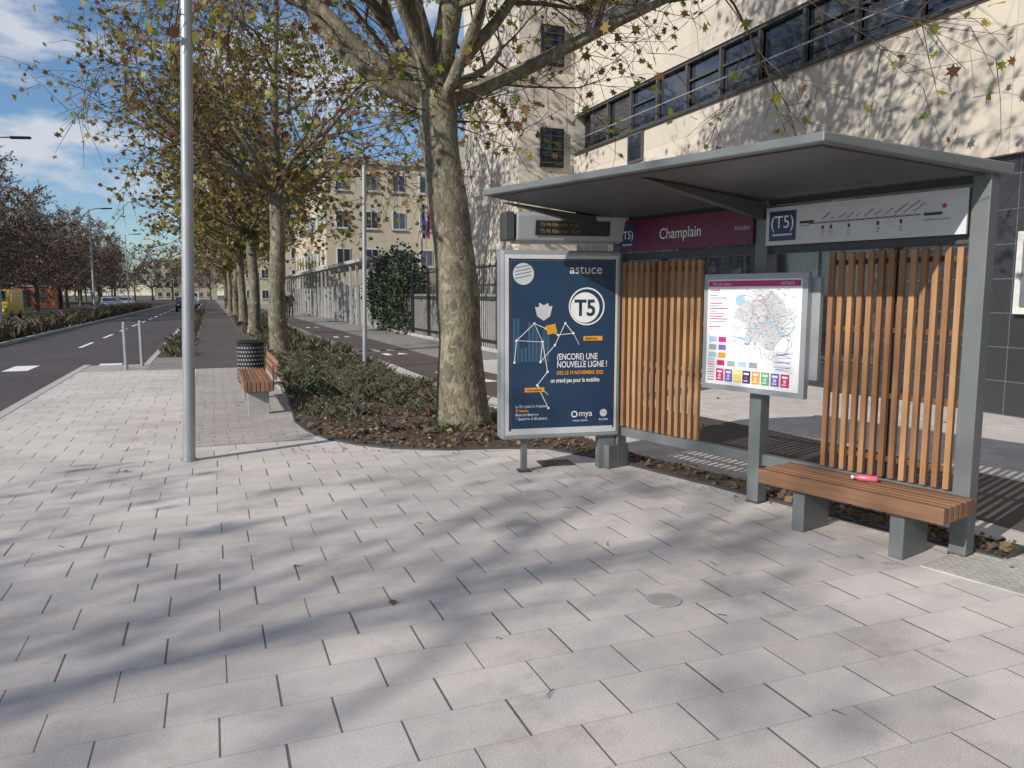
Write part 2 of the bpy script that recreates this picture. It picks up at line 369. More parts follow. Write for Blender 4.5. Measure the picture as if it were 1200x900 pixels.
rnd = random.Random(3)
mb = MB(); cnt = 0
while cnt < 6500:
    x = rnd.uniform(.95, 4.8); y = 3.1 + (rnd.random() ** 1.4) * 14
    if inbed(x, y): leaf(mb, Vector((x, y, .02 + rnd.random() * .03)), rnd.uniform(.02, .055) if rnd.random() < .9 else rnd.uniform(.06, .1), M_litter, rnd, .8, KITE if rnd.random() < .8 else LOBES); cnt += 1
mb.obj('leaf_litter')
mb = MB()
for _ in range(75):
    x = rnd.uniform(-2.5, 4.6); y = rnd.uniform(1.3, 17)
    if y < 7 and rnd.random() < .6: continue
    leaf(mb, Vector((x, y, .012)), rnd.uniform(.02, .055), M_litter, rnd, .35)
for _ in range(220):
    a = rnd.uniform(0, 1); bx = rnd.random() < .3
    x = 3.3 + 1.1 * a + rnd.gauss(0, .05) if bx else rnd.uniform(.7, 3.3); y = 6.5 - 3.3 * a if bx else 7.35 + abs(x - 2.6) * .35 + rnd.gauss(0, .12)
    leaf(mb, Vector((x, y, .012)), rnd.uniform(.012, .032), M_litter, rnd, .35, KITE)
for _ in range(60): leaf(mb, Vector((rnd.uniform(4.6, 9.4), rnd.uniform(2, 16), .012)), rnd.uniform(.04, .08), M_litter, rnd, .35)
for _ in range(14):
    x, y = rnd.uniform(-1.5, 4), rnd.uniform(1.6, 8); a = rnd.uniform(0, 6.28); pts = [Vector((x, y, .008))]
    for k in range(3): a += rnd.uniform(-.6, .6); pts.append(pts[-1] + Vector((math.cos(a), math.sin(a), 0)) * rnd.uniform(.012, .035))
    mb.tube(pts, [.0025, .002, .002, .001], M_twig, 4)
mb.obj('fallen_leaves')
mb = MB(); cnt = 0
while cnt < 480:
    x = rnd.uniform(1.05, 3.6); y = 7.7 + rnd.random() ** .8 * 13
    if not inbed(x, y): continue
    if math.hypot(x - 2.9, y - 8.98) < .45: continue
    patch = math.sin(x * 3.1 + 1) * math.sin(y * 2.3) + rnd.uniform(-.7, .7)
    if patch < (.5 if y < 9.8 else .1): continue
    tuft(mb, x, y, .01, rnd.uniform(.07, .16) if y < 9.8 else rnd.uniform(.10, .24), 15, M_grass if rnd.random() < .65 else M_dry, rnd, 1.4, .003 if y < 12 else .005); cnt += 1
for _ in range(380): tuft(mb, rnd.uniform(1.3, 3.4), rnd.uniform(20, 60), .01, .3, 10, M_grass if rnd.random() < .6 else M_dry, rnd, .9, .02)
for _ in range(330): tuft(mb, rnd.uniform(-1.3, -.6), 21.5 + rnd.random() ** 1.5 * 60, .01, rnd.uniform(.12, .32), 12, M_grass if rnd.random() < .6 else M_dry, rnd, .9, .012)
mb.obj('grass')
mb = MB()
for _ in range(58):
    cy = rnd.uniform(9.7, 18); cx = rnd.uniform(1.3, 3.1); h = rnd.uniform(.14, .36); rr = rnd.uniform(.16, .36)
    mt = rnd.choice([M_hedge, M_sage, M_sage, M_sage, M_grass, M_dry])
    for s_ in range(12):
        a = rnd.uniform(0, 6.28); tip = Vector((cx + rr * math.cos(a) * rnd.random(), cy + rr * math.sin(a) * rnd.random(), h * rnd.uniform(.7, 1.1)))
        mb.tube([(cx, cy, 0), tip], [.004, .002], M_twig, 3)
        for _ in range(13):
            t = rnd.uniform(.2, 1); leaf(mb, Vector((cx, cy, 0)).lerp(tip, t) + Vector((rnd.gauss(0, .035), rnd.gauss(0, .035), rnd.gauss(0, .02))), rnd.uniform(.02, .042), mt, rnd, 0, SLIM)
        if rnd.random() < .12: leaf(mb, tip, .03, M_pwhite, rnd, .4, KITE)
mb.obj('shrubs')
mb = MB()
for _ in range(1700):
    y = 14 + rnd.random() ** 1.3 * 90
    tuft(mb, rnd.uniform(-8.8, -6.8), y, -.06, rnd.uniform(.35, .8), 7, M_dry, rnd, .9, .025)
mb.obj('verge_shrubs')

# ------------------------------------------------------------------ trees
def tree_mesh(name, seed, fork=4.0, rt=.29, lean=(-.32, 0), limbs=9, lsize=.16, lmat=M_leaf, bark=M_bark, twig=M_twig, leafp=.9, upl=.35, length=3.8, nb=6, nt_=6, leader=2, tw=.006, droop=.05, maxlev=4, burrs=40, limbr=(.22, .36), lob=LOBES):
    rd = random.Random(seed); mb = MB()
    lx, ly = lean
    npt = 16; tp = []; tr = []
    for i in range(npt + 1):
        t = i / npt
        tp.append((lx * t + .03 * math.sin(t * 7 + seed), ly * t + .03 * math.cos(t * 5), fork * t - .05))
        tr.append(rt * (1.0 - .28 * t + .35 * math.exp(-t * 14) + (.12 * max(0, t - .85) / .15)) * (1 + .04 * math.sin(t * 23 + seed)))
    mb.tube(tp, tr, bark, 20)
    top = Vector(tp[-1])
    def grow(p, d, L, r, lev):
        segs = (0, 7, 5, 3, 2)[lev]; pts = [p]; rad = [r]; d = d.normalized(); q = p.copy()
        for i in range(segs):
            wob = (0, .18, .17, .15, .12)[lev]
            d = d + Vector((rd.gauss(0, wob), rd.gauss(0, wob), rd.gauss(0, wob * .7) + (.07 if lev == 1 else (-droop if lev > 2 else .02))))
            d.normalize(); q = q + d * (L / segs); pts.append(q.copy()); rad.append(max(r * (1 - .75 * (i + 1) / segs), .003))
        mb.tube(pts, rad, bark if lev == 1 else twig, (0, 8, 5, 3, 3)[lev])
        if lev < maxlev:
            nch = (0, nb, nt_, 4)[lev]
            for c in range(nch):
                t = rd.uniform(.2, 1.0) if c else 1.0
                k = min(int(t * segs), segs - 1); b_ = pts[k].lerp(pts[k + 1], t * segs - k)
                dd = (pts[k + 1] - pts[k]).normalized(); sd_ = dd.orthogonal().normalized(); sd_.rotate(Matrix.Rotation(rd.uniform(0, 6.28), 3, dd))
                nd = dd * .75 + sd_ * rd.uniform(.5, 1.0)
                grow(b_, nd, L * rd.uniform(.42, .68), max(rad[k] * .5, tw), lev + 1)
        if lev >= 3:
            for pp in pts[1:]:
                lp_ = leafp * .55
                while lp_ > 0:
                    if rd.random() < lp_: leaf(mb, pp + Vector((rd.gauss(0, .05), rd.gauss(0, .05), -rd.random() * .1)), lsize * rd.uniform(.55, 1.15), lmat, rd, 0, lob)
                    lp_ -= 1
    for i in range(limbs):
        a = 2 * math.pi * i / limbs + rd.uniform(-.25, .25); el = rd.uniform(.12, .75) + upl * (i % 3 == 0)
        d = Vector((math.cos(a) * math.cos(el), math.sin(a) * math.cos(el), math.sin(el)))
        grow(top + Vector((0, 0, rd.uniform(-.3, .1))), d, length * rd.uniform(.85, 1.2), rt * rd.uniform(*limbr), 1)
    for i in range(leader):
        a = rd.uniform(0, 6.28); p0 = top.copy(); d = Vector((math.cos(a) * .25, math.sin(a) * .25, 1))
        tips = [p0]; q = p0.copy()
        for k in range(6): q = q + (d + Vector((rd.gauss(0, .12), rd.gauss(0, .12), 0))).normalized() * .95; tips.append(q.copy())
        mb.tube(tips, [rt * .55 * (1 - .13 * k) for k in range(7)], bark, 9)
        for k in range(1, 7):
            for c in range(2):
                a = rd.uniform(0, 6.28); el = rd.uniform(.1, .9)
                grow(tips[k], Vector((math.cos(a) * math.cos(el), math.sin(a) * math.cos(el), math.sin(el))), length * rd.uniform(.55, .9), rt * .17, 1)
    for _ in range(burrs):
        a = rd.uniform(0, 6.28); d = Vector((math.cos(a), math.sin(a), rd.uniform(-.2, .9))).normalized()
        grow(top + d * rt * .7 + Vector((0, 0, rd.uniform(-.4, .3))), d, rd.uniform(.5, 1.2), .012, 3)
    me = mb.mesh(name)
    k = mb.mi(bark)
    sm = [m == k for m in mb.m]; me.polygons.foreach_set('use_smooth', sm)
    print(name, len(mb.f)); return me
def place(name, me, loc, rz=0, s=1, parent=None):
    o = bpy.data.objects.new(name, me); scene.collection.objects.link(o); o.location = loc; o.rotation_euler = (0, 0, rz); o.scale = (s, s, s)
    if parent: o.parent = parent
    return o
T1 = tree_mesh('plane_tree_mesh', 11, lean=(-.30, .1), leafp=.8, nb=7, nt_=7, lsize=.145)
place('plane_tree', T1, (2.9, 8.98, 0))
T2 = tree_mesh('plane_tree_row_mesh', 21, fork=4.2, rt=.24, lean=(.05, 0), lmat=M_leafy, lsize=.17, limbs=9, length=3.7, leafp=1.25, tw=.009, leader=1)
T3 = tree_mesh('plane_tree_row2_mesh', 33, fork=4.0, rt=.24, lean=(.1, 0), lmat=M_leafy, lsize=.24, limbs=9, length=3.7, leafp=3.6, tw=.016, leader=1, lob=KITE, maxlev=3, nb=7, nt_=7)
for i, y in enumerate([20.8, 32, 44, 57, 72, 90]):
    place('plane_tree', T2 if i == 0 else T3, (1.6, y, 0), i * 2.1, 1)
# street trees outside the view whose bare-branch shadows fall on pavement and facade
TS = tree_mesh('bare_plane_tree_mesh', 44, fork=4.2, rt=.24, lean=(.05, 0), leafp=.25, limbs=8, nb=6, nt_=5, length=3.9, leader=1, burrs=8)
place('plane_tree', TS, (-13.9, -.9, -.06), 2.0, 1)
place('plane_tree', TS, (2.2, -3.6, 0), 4.0, .95)
TB = tree_mesh('bare_tree_mesh', 5, fork=2.6, rt=.2, lean=(0, 0), lmat=M_leafb, bark=M_bare, twig=M_bare, lsize=.34, limbs=8, length=3.6, leafp=1.5, upl=.6, tw=.03, droop=-.05, maxlev=3, burrs=0, leader=1, lob=SLIM)
dt = empty('distant_trees')
rd = random.Random(9)
for (x0, y0, y1, st) in [(-17, 52, 170, 8), (-25, 62, 190, 10), (-36, 72, 210, 12)]:
    y = y0
    while y < y1:
        place('bare_tree', TB, (x0 + rd.uniform(-1.5, 1.5), y, -.1), rd.uniform(0, 6), rd.uniform(.95, 1.35), dt); y += st * rd.uniform(.8, 1.2)
for i in range(14): place('bare_tree', TB, (-40 + i * 5, 235 + rd.uniform(-10, 10), -.1), rd.uniform(0, 6), rd.uniform(1.1, 1.5), dt)

# ------------------------------------------------------------------ main building
bd = empty('office_building')
mb = MB()
mb.box(9.65, 22, -15, 19.97, 3.4, 5.5, M_cream); mb.box(9.65, 22, -15, 19.97, 6.55, 8.35, M_cream); mb.box(9.65, 22, -15, 19.97, 9.4, 11.2, M_cream); mb.box(9.65, 22, -15, 19.97, 12.25, 15, M_cream)
mb.box(8.0, 22, 20, 24.8, 0, 15.4, M_cream)
mb.obj('walls', bd)
mb = MB(); mb.box(9.76, 21.9, -15, 19.96, 0, 3.398, M_tile)
mb.obj('base_wall', bd)
mb = MB(); rd = random.Random(4)
for z0 in (5.5, 8.35, 11.2):
    mb.box(9.95, 21.9, -14.9, 19.9, z0 + .002, z0 + 1.048, M_black)
    y = -14.9
    while y < 19.2:
        yw = 1.18
        tl = rd.uniform(-.014, .014)
        mb.prism([(9.80 + tl, y + .05, z0 + .09), (9.80 - tl, y + yw - .05, z0 + .09), (9.80 - tl, y + yw - .05, z0 + .97), (9.80 + tl, y + .05, z0 + .97)], (.05, 0, 0), M_glassy2 if rd.random() < .22 else M_glassy)
        mb.box(9.70, 9.78, y - .035, y + .035, z0 + .06, z0 + .99, M_wframe)
        if rd.random() < .4: mb.box(9.74, 9.785, y + .05, y + yw - .05, z0 + .62, z0 + .66, M_wframe)
        y += yw
    mb.box(9.69, 9.9, -14.9, 19.9, z0 + .003, z0 + .06, M_wframe); mb.box(9.69, 9.9, -14.9, 19.9, z0 + .99, z0 + 1.047, M_wframe)
    mb.box(9.58, 9.72, -14.9, 19.9, z0 - .045, z0 + .002, M_greyd)
    # thin guard rail in front of the window band
    mb.box(9.53, 9.555, -14.9, 19.9, z0 + .30, z0 + .325, M_galv)
    y = -14.9
    while y < 19.9: mb.box(9.556, 9.72, y + .55, y + .57, z0 + .302, z0 + .322, M_galv); y += 2.36
for z0 in (5.1, 7.8, 10.5):
    mb.box(8.62, 9.3, 19.9, 19.99, z0, z0 + 1.05, M_black); mb.box(8.68, 8.94, 19.88, 19.9, z0 + .06, z0 + .99, M_glassy); mb.box(8.98, 9.24, 19.88, 19.9, z0 + .06, z0 + .99, M_glassy)
    for k in range(5): mb.box(8.66, 9.26, 19.84, 19.855, z0 + .1 + k * .18, z0 + .12 + k * .18, M_wframe)
mb.box(9.60, 9.648, 16.2, 16.9, 4.75, 5.44, M_wframe); mb.box(9.585, 9.6, 16.27, 16.83, 4.82, 5.38, M_glassy)
for y in [-2, 1.2, 9.2, 12.4, 15.6]:
    mb.box(9.70, 9.758, y, y + 2.4, .5, 2.9, M_wframe)
    for k in range(2): mb.box(9.68, 9.70, y + .08 + k * 1.16, y + 1.16 + k * 1.16, .58, 2.82, M_glassy)
mb.box(9.66, 9.758, 5.35, 6.95, 1.35, 2.4, M_whiteframe); mb.box(9.63, 9.66, 5.45, 6.85, 1.45, 2.3, M_glassy2)
mb.obj('windows', bd)
def block(name, x0, x1, y0, y1, h, fl, mat, side=True):
    e = empty(name); b = MB(); b.box(x0, x1, y0, y1, 0, h, mat); b.box(x0 - .25, x1 + .25, y0 - .25, y1 + .25, h + .002, h + .35, M_conc)
    b.obj('walls', e); b = MB()
    fh = h / fl
    for f in range(fl):
        x = x0 + .8
        while x < x1 - 1.4:
            z = f * fh + .9
            b.box(x, x + 1.15, y0 - .05, y0 - .002, z, z + 1.45, M_whiteframe); b.box(x + .09, x + .53, y0 - .08, y0 - .05, z + .09, z + 1.36, M_glassy); b.box(x + .62, x + 1.06, y0 - .08, y0 - .05, z + .09, z + 1.36, M_glassy)
            b.box(x - .1, x + 1.25, y0 - .14, y0 - .002, z - .12, z - .003, M_conc)
            x += 2.35
        y = y0 + 1
        while y < y1 - 1.4:
            z = f * fh + .9
            b.box(x0 - .05, x0 - .002, y, y + 1.15, z, z + 1.45, M_whiteframe); b.box(x0 - .08, x0 - .05, y + .09, y + 1.06, z + .09, z + 1.36, M_glassy); y += 2.5
    b.obj('windows', e); return e
block('apartment_building', 9.0, 19, 65, 90, 12.3, 4, M_cream2)
block('apartment_building', 19.3, 30, 62, 80, 14, 5, M_cream)
block('apartment_building', 4.5, 18, 130, 160, 13, 4, M_cream2)
block('apartment_building', -60, -40, 150, 190, 14, 5, M_cream2)
block('apartment_building', -16, 2, 262, 280, 12, 4, M_cream2)

# ------------------------------------------------------------------ fences, canopy, hedge, flags
e = empty('metal_fence'); mb = MB(); y = 19.75
while y < 34.2:
    mb.box(7.32, 7.37, y + .06, y + 2.26, .12, 1.62, M_conc); y += 2.4
mb.box(7.25, 7.45, 19.7, 34.6, 0, .118, M_conc); mb.obj('panels', e, bevel=.006)
mb = MB(); y = 19.75
while y < 34.4: mb.box(7.20, 7.215, y, y + .016, .13, 2.45, M_black); y += .16
for z in (.3, 1.5, 2.35): mb.box(7.185, 7.23, 19.7, 34.5, z, z + .04, M_black)
y = 19.7
while y < 34.6: mb.box(7.235, 7.31, y, y + .08, .12, 2.55, M_greyd); y += 2.4
mb.obj('bars', e)
mb = MB(); y = 36
M_wh = simple('pale_metal', (.36, .36, .34), .6)
while y < 84:
    mb.box(6.95, 7.07, y, y + .12, 0, 3.18, M_wh); y += 1.9
mb.box(6.8, 9, 35.7, 84.3, 3.182, 3.36, M_conc)
mb.obj('covered_walkway', bevel=.01)
mb = MB(); y = 36.2
while y < 84: mb.box(7.5, 7.56, y, y + .14, 0, 2.1, M_wh); y += .3
mb.box(7.565, 7.62, 36, 84, .3, .4, M_wh); mb.box(7.565, 7.62, 36, 84, 1.8, 1.9, M_wh)
mb.obj('slatted_fence')
mb = MB(); rd = random.Random(5)
for _ in range(9000):
    a = rd.uniform(0, 6.28); cy = rd.uniform(29.3, 35.2); q = rd.random() ** .35 * (1 + .18 * math.sin(cy * 5 + a * 3))
    zc = 1.55 + .25 * math.sin(cy * 1.9)
    leaf(mb, Vector((7.3 + .85 * q * math.cos(a), cy, max(.05, zc + (zc - .1) * q * math.sin(a) + .15 * rd.random()))), rd.uniform(.08, .16), M_hedge, rd, 0, KITE)
mb.obj('hedge')
fl = empty('flagpole', (9.5, 36.2, 0)); mb = MB(); mb.tube([(0, 0, 0), (0, 0, 6.1)], [.05, .03], M_galv, 10, True); mb.obj('pole', fl, smooth=True)
for k, (c, xo) in enumerate([((.02, .05, .3), 0), ((.45, .45, .45), .12), ((.45, .02, .03), .24)]):
    mb = MB(); m = flat('flag_%d' % k, c, .8)
    vs = [(xo + .04 + i * .12, .05 * math.sin(j * .8 + xo * 9 + i), 5.9 - j * .2 - i * .1) for j in range(9) for i in range(2)]
    mb.add(vs, [(2 * j, 2 * j + 1, 2 * j + 3, 2 * j + 2) for j in range(8)], m); mb.obj('flag_cloth_%d' % k, fl)

# ------------------------------------------------------------------ poles and lamps
def lamp_post(name, loc, h, r0, r1, arm=None, mat=M_galv, rz=0, base=True):
    e = empty(name, loc, rz); mb = MB()
    mb.tube([(0, 0, 0), (0, 0, h)], [r0, r1], mat, 20, True); mb.obj('pole', e, smooth=True)
    for f in e.children: f.modifiers.new('es', 'EDGE_SPLIT')
    if base: mb = MB(); mb.tube([(0, 0, 0), (0, 0, .02)], [r0 * 1.3, r0 * 1.3], M_galv, 20, True); mb.obj('base_plate', e)
    if arm:
        mb = MB(); mb.tube([(0, 0, h - .1), (arm * .5, 0, h + .05), (arm, 0, h + .08)], [r1 * .8, r1 * .7, r1 * .6], mat, 10, True)
        mb.obj('arm', e, smooth=True); mb = MB()
        mb.prism([(arm - .1, -.13, h + .02), (arm + .65, -.11, h + .06), (arm + .65, .11, h + .06), (arm - .1, .13, h + .02)], (0, 0, .09), M_black); mb.obj('lamp_head', e, bevel=.03, fixn=True)
    return e
p = lamp_post('street_lamp', (-.26, 7.94, 0), 8.2, .058, .048, 1.1, rz=0)
p.rotation_euler = (0, R(2.2), R(0))
mb = MB(); mb.tube([(0, 0, 4.62), (0, 0, 4.67)], [.07, .07], M_greyd, 16, True); mb.tube([(0, 0, 4.3), (0, 0, 4.34)], [.07, .07], M_greyd, 16, True); mb.obj('bracket', p)
lp = lamp_post('street_lamp', (3.05, 16.6, 0), 4.3, .05, .042, None, rz=0); lp.rotation_euler = (0, R(1.0), 0)
for y in (37.2, 65, 91): lamp_post('street_lamp', (-8.1, y, -.06), 7.9, .09, .05, .9)
for (x, y) in ((-1.5, 19.1), (-1.75, 18.3)):
    mb = MB(); mb.tube([(0, 0, 0), (0, 0, .88), (0, 0, .885), (0, 0, .93), (0, 0, .935), (0, 0, .99), (0, 0, 1.02)], [.04, .04, .045, .045, .04, .04, .02], M_galv, 16, True)
    mb.obj('bollard', loc=(x, y, 0), smooth=False)

e = empty('litter_bin', (.62, 14.3, 0)); mb = MB()
n = 30
for k in range(n):
    a0 = 2 * math.pi * k / n; a1 = a0 + 2 * math.pi / n * .5
    for j in range(9):
        z0 = .1 + j * .07; o_ = (j % 2) * math.pi / n
        mb.add([(.236 * math.cos(a + o_), .236 * math.sin(a + o_), z) for a, z in ((a0, z0), (a1, z0), (a1, z0 + .03), (a0, z0 + .03))], [(0, 1, 2, 3)], M_frame)
mb.obj('perforated_pattern', e); mb = MB(); mb.tube([(0, 0, .04), (0, 0, .08), (0, 0, .74), (0, 0, .76)], [.2, .23, .23, .25], M_black, 30, True); mb.tube([(0, 0, .762), (0, 0, .8)], [.25, .2], M_black, 30, True); mb.obj('body', e)

def bench(name, loc, rz, L, W, zt, th, legs, back=False):
    e = empty(name, loc, rz); mb = MB(); ns = 7; sw = W / ns
    for i in range(ns): mb.box(-L / 2, L / 2, -W / 2 + i * sw + .003, -W / 2 + (i + 1) * sw - .005, zt - th, zt, M_woodx)
    mb.obj('seat_slats', e, bevel=.004); mb = MB()
    for x in legs: mb.box(x - .035, x + .035, -W * .36, W * .36, 0, zt - th - .002, M_conc if back else M_grey)
    mb.obj('legs', e, bevel=.006)
    mb = MB()
    for x in legs: mb.box(x - .05, x + .05, -W * .42, W * .42, zt - th - .014, zt - th - .003, M_greyd)
    mb.obj('brackets', e)
    if back:
        mb = MB()
        for i in range(3): mb.box(-L / 2, L / 2, -W / 2 - .05 - i * .015, -W / 2 - .02 - i * .015, zt + .02 + i * .09, zt + .09 + i * .09, M_woodx)
        mb.obj('backrest', e, bevel=.004)
        mb = MB()
        for x in legs: mb.box(x - .02, x + .02, -W / 2 - .018, -W / 2 - .002, zt - th, zt + .2, M_greyd)
        mb.obj('back_supports', e)
    return e
bench('park_bench', (.54, 11.6, 0), R(90), 2.0, .38, .45, .13, (-.85, .85), True)

# ------------------------------------------------------------------ bus shelter
SH = empty('bus_shelter', (4.256, 3.279, 0), math.atan2(-.968, .2508))
mb = MB()
for x in (-3.05, -1.507, 0): mb.box(x - .052, x + .052, -.05, .06, 0, 2.33, M_grey)
mb.box(-3.11, -3.0, -.16, .09, 0, .22, M_grey)
for x in (-1.507, 0): mb.box(x - .055, x + .055, -.053, .063, 0, .02, M_greyd)
mb.obj('posts', SH, bevel=.006)
mb = MB()
mb.box(-2.996, -1.561, -.02, .04, .30, .385, M_grey); mb.box(-1.453, -.054, -.02, .04, .30, .385, M_grey)
mb.box(-2.996, -1.561, -.02, .05, 1.90, 1.965, M_greyd); mb.box(-1.453, -.054, -.02, .05, 1.90, 1.965, M_greyd)
mb.box(-2.996, -1.561, -.03, .06, 2.25, 2.33, M_greyd); mb.box(-1.453, -.054, -.03, .06, 2.25, 2.33, M_greyd)
mb.obj('rails', SH, bevel=.004)
mb = MB(); fr, fl_, br, bl = (-.15, -1.42, 2.40), (-3.06, -1.5, 2.425), (.10, .12, 2.36), (-3.2, .12, 2.345)
def dn(p, d): return (p[0], p[1], p[2] - d)
mb.add([fr, fl_, bl, br, dn(fr, .05), dn(fl_, .05), dn(bl, .07), dn(br, .07)], [(0, 1, 2, 3), (7, 6, 5, 4), (0, 4, 5, 1), (1, 5, 6, 2), (2, 6, 7, 3), (3, 7, 4, 0)], M_grey)
mb.obj('roof', SH, bevel=.008, fixn=True)
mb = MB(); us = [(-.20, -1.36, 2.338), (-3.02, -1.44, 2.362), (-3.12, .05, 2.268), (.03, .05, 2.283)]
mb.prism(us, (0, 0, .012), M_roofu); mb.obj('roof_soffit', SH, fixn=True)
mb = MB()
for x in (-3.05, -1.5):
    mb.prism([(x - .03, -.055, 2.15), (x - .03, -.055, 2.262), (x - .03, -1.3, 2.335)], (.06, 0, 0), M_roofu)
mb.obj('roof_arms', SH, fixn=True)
mb = MB()
for (xa, xb) in ((-2.985, -2.045), (-.96, -.06)):
    k = 13; st = (xb - xa) / k
    for i in range(k):
        x = xa + i * st + .014 + random.uniform(-.003, .003)
        mb.box(x, x + .036, -.048, -.012, .40, 1.885 + random.uniform(-.004, .004), M_woodz)
mb.obj('timber_slats', SH, bevel=.003)
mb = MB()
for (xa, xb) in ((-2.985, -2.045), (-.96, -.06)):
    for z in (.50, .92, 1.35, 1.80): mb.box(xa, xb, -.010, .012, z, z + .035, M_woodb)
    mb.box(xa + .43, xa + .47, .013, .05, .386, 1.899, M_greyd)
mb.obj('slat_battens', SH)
mb = MB(); mb.box(-2.99, -1.565, -.075, -.055, 1.975, 2.245, M_purple); mb.box(-1.45, -.06, -.075, -.055, 1.955, 2.225, M_lgrey)
mb.box(-2.99, -1.565, -.054, -.031, 1.975, 2.245, M_greyd); mb.box(-1.45, -.06, -.054, -.031, 1.955, 2.225, M_greyd)
mb.obj('sign_boards', SH, bevel=.002)
Y = -.078
mb = MB(); mb.rect(-2.97, -2.81, 2.01, 2.21, Y, M_t5); mb.rect(-1.42, -1.20, 1.985, 2.195, Y, M_t5)
text('t5_text', '(T5)', .10, -2.89, Y - .002, 2.085, M_pwhite, SH, 'CENTER', sx=.9); text('t5_text', '(T5)', .125, -1.31, Y - .002, 2.075, M_pwhite, SH, 'CENTER', sx=.9)
mb.rect(-2.95, -2.83, 2.03, 2.042, Y - .002, M_lgrey); mb.rect(-1.39, -1.23, 2.02, 2.034, Y - .002, M_lgrey)
text('stop_name', 'Champlain', .125, -2.28, Y, 2.065, M_pwhite, SH, 'CENTER', sx=.85); text('town_name', 'ROUEN', .04, -1.66, Y, 2.085, M_lgrey, SH, 'CENTER')
mb.strip((-1.1, 2.09), (-.33, 2.09), .006, Y, M_ink)
for i, x in enumerate([-1.0, -.93, -.87, -.81, -.75, -.69, -.62, -.55, -.49, -.43, -.37]):
    mb.disc(x, 2.09, .005, Y - .001, M_pwhite, 12); mb.disc(x, 2.09, .009, Y - .0005, M_ink, 12)
    text('stop_label', ['Champlain', 'Lac', 'Brisout', 'Europe', 'Gare', 'Berthelot', 'Pasteur', 'Conseil', 'Chasselievre', 'Mont Riboudet', 'Mont Saint'][i], .019, x, Y, 2.107, M_ink, SH, 'LEFT', R(35))
for x in (-.99, -.93, -.8, -.6, -.45):
    mb.rect(x - .008, x + .008, 2.045, 2.07, Y, M_ink); mb.rect(x - .01, x + .014, 2.02, 2.03, Y, M_conc); mb.rect(x - .01, x + .008, 2.0, 2.01, Y, M_conc)
mb.rect(-1.17, -1.06, 2.095, 2.112, Y, M_ink); mb.rect(-1.17, -1.09, 2.075, 2.083, Y, M_conc); mb.rect(-.31, -.2, 2.08, 2.097, Y, M_ink); mb.disc(-.19, 2.13, .014, Y, M_mag, 16)
mb.rect(-.31, -.15, 2.05, 2.058, Y, M_conc)
mb.obj('sign_graphics', SH)
mb = MB(); ns = 6; y0, y1 = -.45, -.06; sw = (y1 - y0) / ns
for i in range(ns): mb.box(-1.17, .09, y0 + i * sw + .003, y0 + (i + 1) * sw - .006, .285, .385, M_woodx)
mb.obj('seat_slats', SH, bevel=.006)
mb = MB()
for x in (-.873, -.199): mb.box(x - .045, x + .045, -.40, -.10, 0, .27, M_grey)
for x in (-.873, -.199): mb.box(x - .06, x + .06, -.43, -.08, .271, .283, M_greyd)
mb.obj('bench_legs', SH, bevel=.006)
mp_ = empty('map_panel', (4.256, 3.279, 0), math.atan2(-.968, .2508))
mb = MB(); xa, xb, za, zb = -1.945, -1.035, .865, 1.755
mb.box(xa, xb, -.15, -.10, za, zb, M_frame); mb.box(xa + .04, xb - .04, -.154, -.1502, za + .04, zb - .04, M_pwhite)
mb.box(-1.47, -.97, -.098, -.058, 1.0, 1.72, M_frame); mb.box(-1.6, -1.42, -.098, -.056, 1.1, 1.5, M_greyd)
mb.obj('case', mp_, bevel=.006)
mb = MB(); Y = -.157; rd = random.Random(8)
x0, x1, z0, z1 = xa + .05, xb - .05, za + .05, zb - .05
mb.rect(x0, x1, z1 - .045, z1 - .003, Y, M_mag)
text('title', 'Plan du reseau', .03, x0 + .04, Y - .002, z1 - .035, M_pwhite, mp_); text('title', 'ASTUCE', .03, x1 - .05, Y - .002, z1 - .035, M_pwhite, mp_, 'RIGHT')
for i in range(16):
    z = z1 - .075 - i * .02; mb.rect(x0 + .02, x0 + rd.uniform(.08, .2), z, z + .006, Y, rd.choice([M_lgrey, M_mgrey, M_mgrey, M_mag]))
for i, c in enumerate([M_lblue, M_mag, M_mgrey, M_vio, M_lblue, M_orange]):
    mb.rect(x0 + .02 + (i % 2) * .09, x0 + .09 + (i % 2) * .09, z1 - .47 - (i // 2) * .06, z1 - .43 - (i // 2) * .06, Y, c)
cx, cz = x0 + .52, z1 - .30
# pale built-up area, river band, then the dense network of lines
mb.add([(cx + (.22 + .05 * math.sin(3 * a) + .03 * math.sin(7 * a)) * math.cos(a), Y - .0002, cz + (.19 + .03 * math.cos(5 * a)) * math.sin(a)) for a in [k * 2 * math.pi / 40 for k in range(40)]], [tuple(range(40))], M_lgrey)
pts = [(cx - .28, cz - .12), (cx - .15, cz - .14), (cx - .05, cz - .03), (cx + .02, cz + .02), (cx + .12, cz - .06), (cx + .2, cz - .1), (cx + .26, cz - .02)]
for a, b in zip(pts, pts[1:]): mb.strip(a, b, .014, Y - .0003, M_lblue)
mb.disc(cx - .22, cz + .15, .042, Y - .0003, M_lblue, 20)
for c in [M_mag, M_lblue, M_grn, M_mgrey, M_pwhite, M_vio, M_mgrey, M_orange, M_mag, M_pwhite, M_mgrey, M_vio, M_lblue, M_mgrey] * 4:
    a = rd.uniform(0, 6.28); p = (cx + rd.gauss(0, .09), cz + rd.gauss(0, .08))
    for _ in range(9):
        a += rd.choice([-.78, 0, 0, 0, .78]) + rd.uniform(-.1, .1); q = (p[0] + .026 * math.cos(a), p[1] + .026 * math.sin(a))
        if not (x0 + .24 < q[0] < x1 - .03 and z0 + .2 < q[1] < z1 - .07): break
        mb.strip(p, q, .0024, Y - .0005, c); p = q
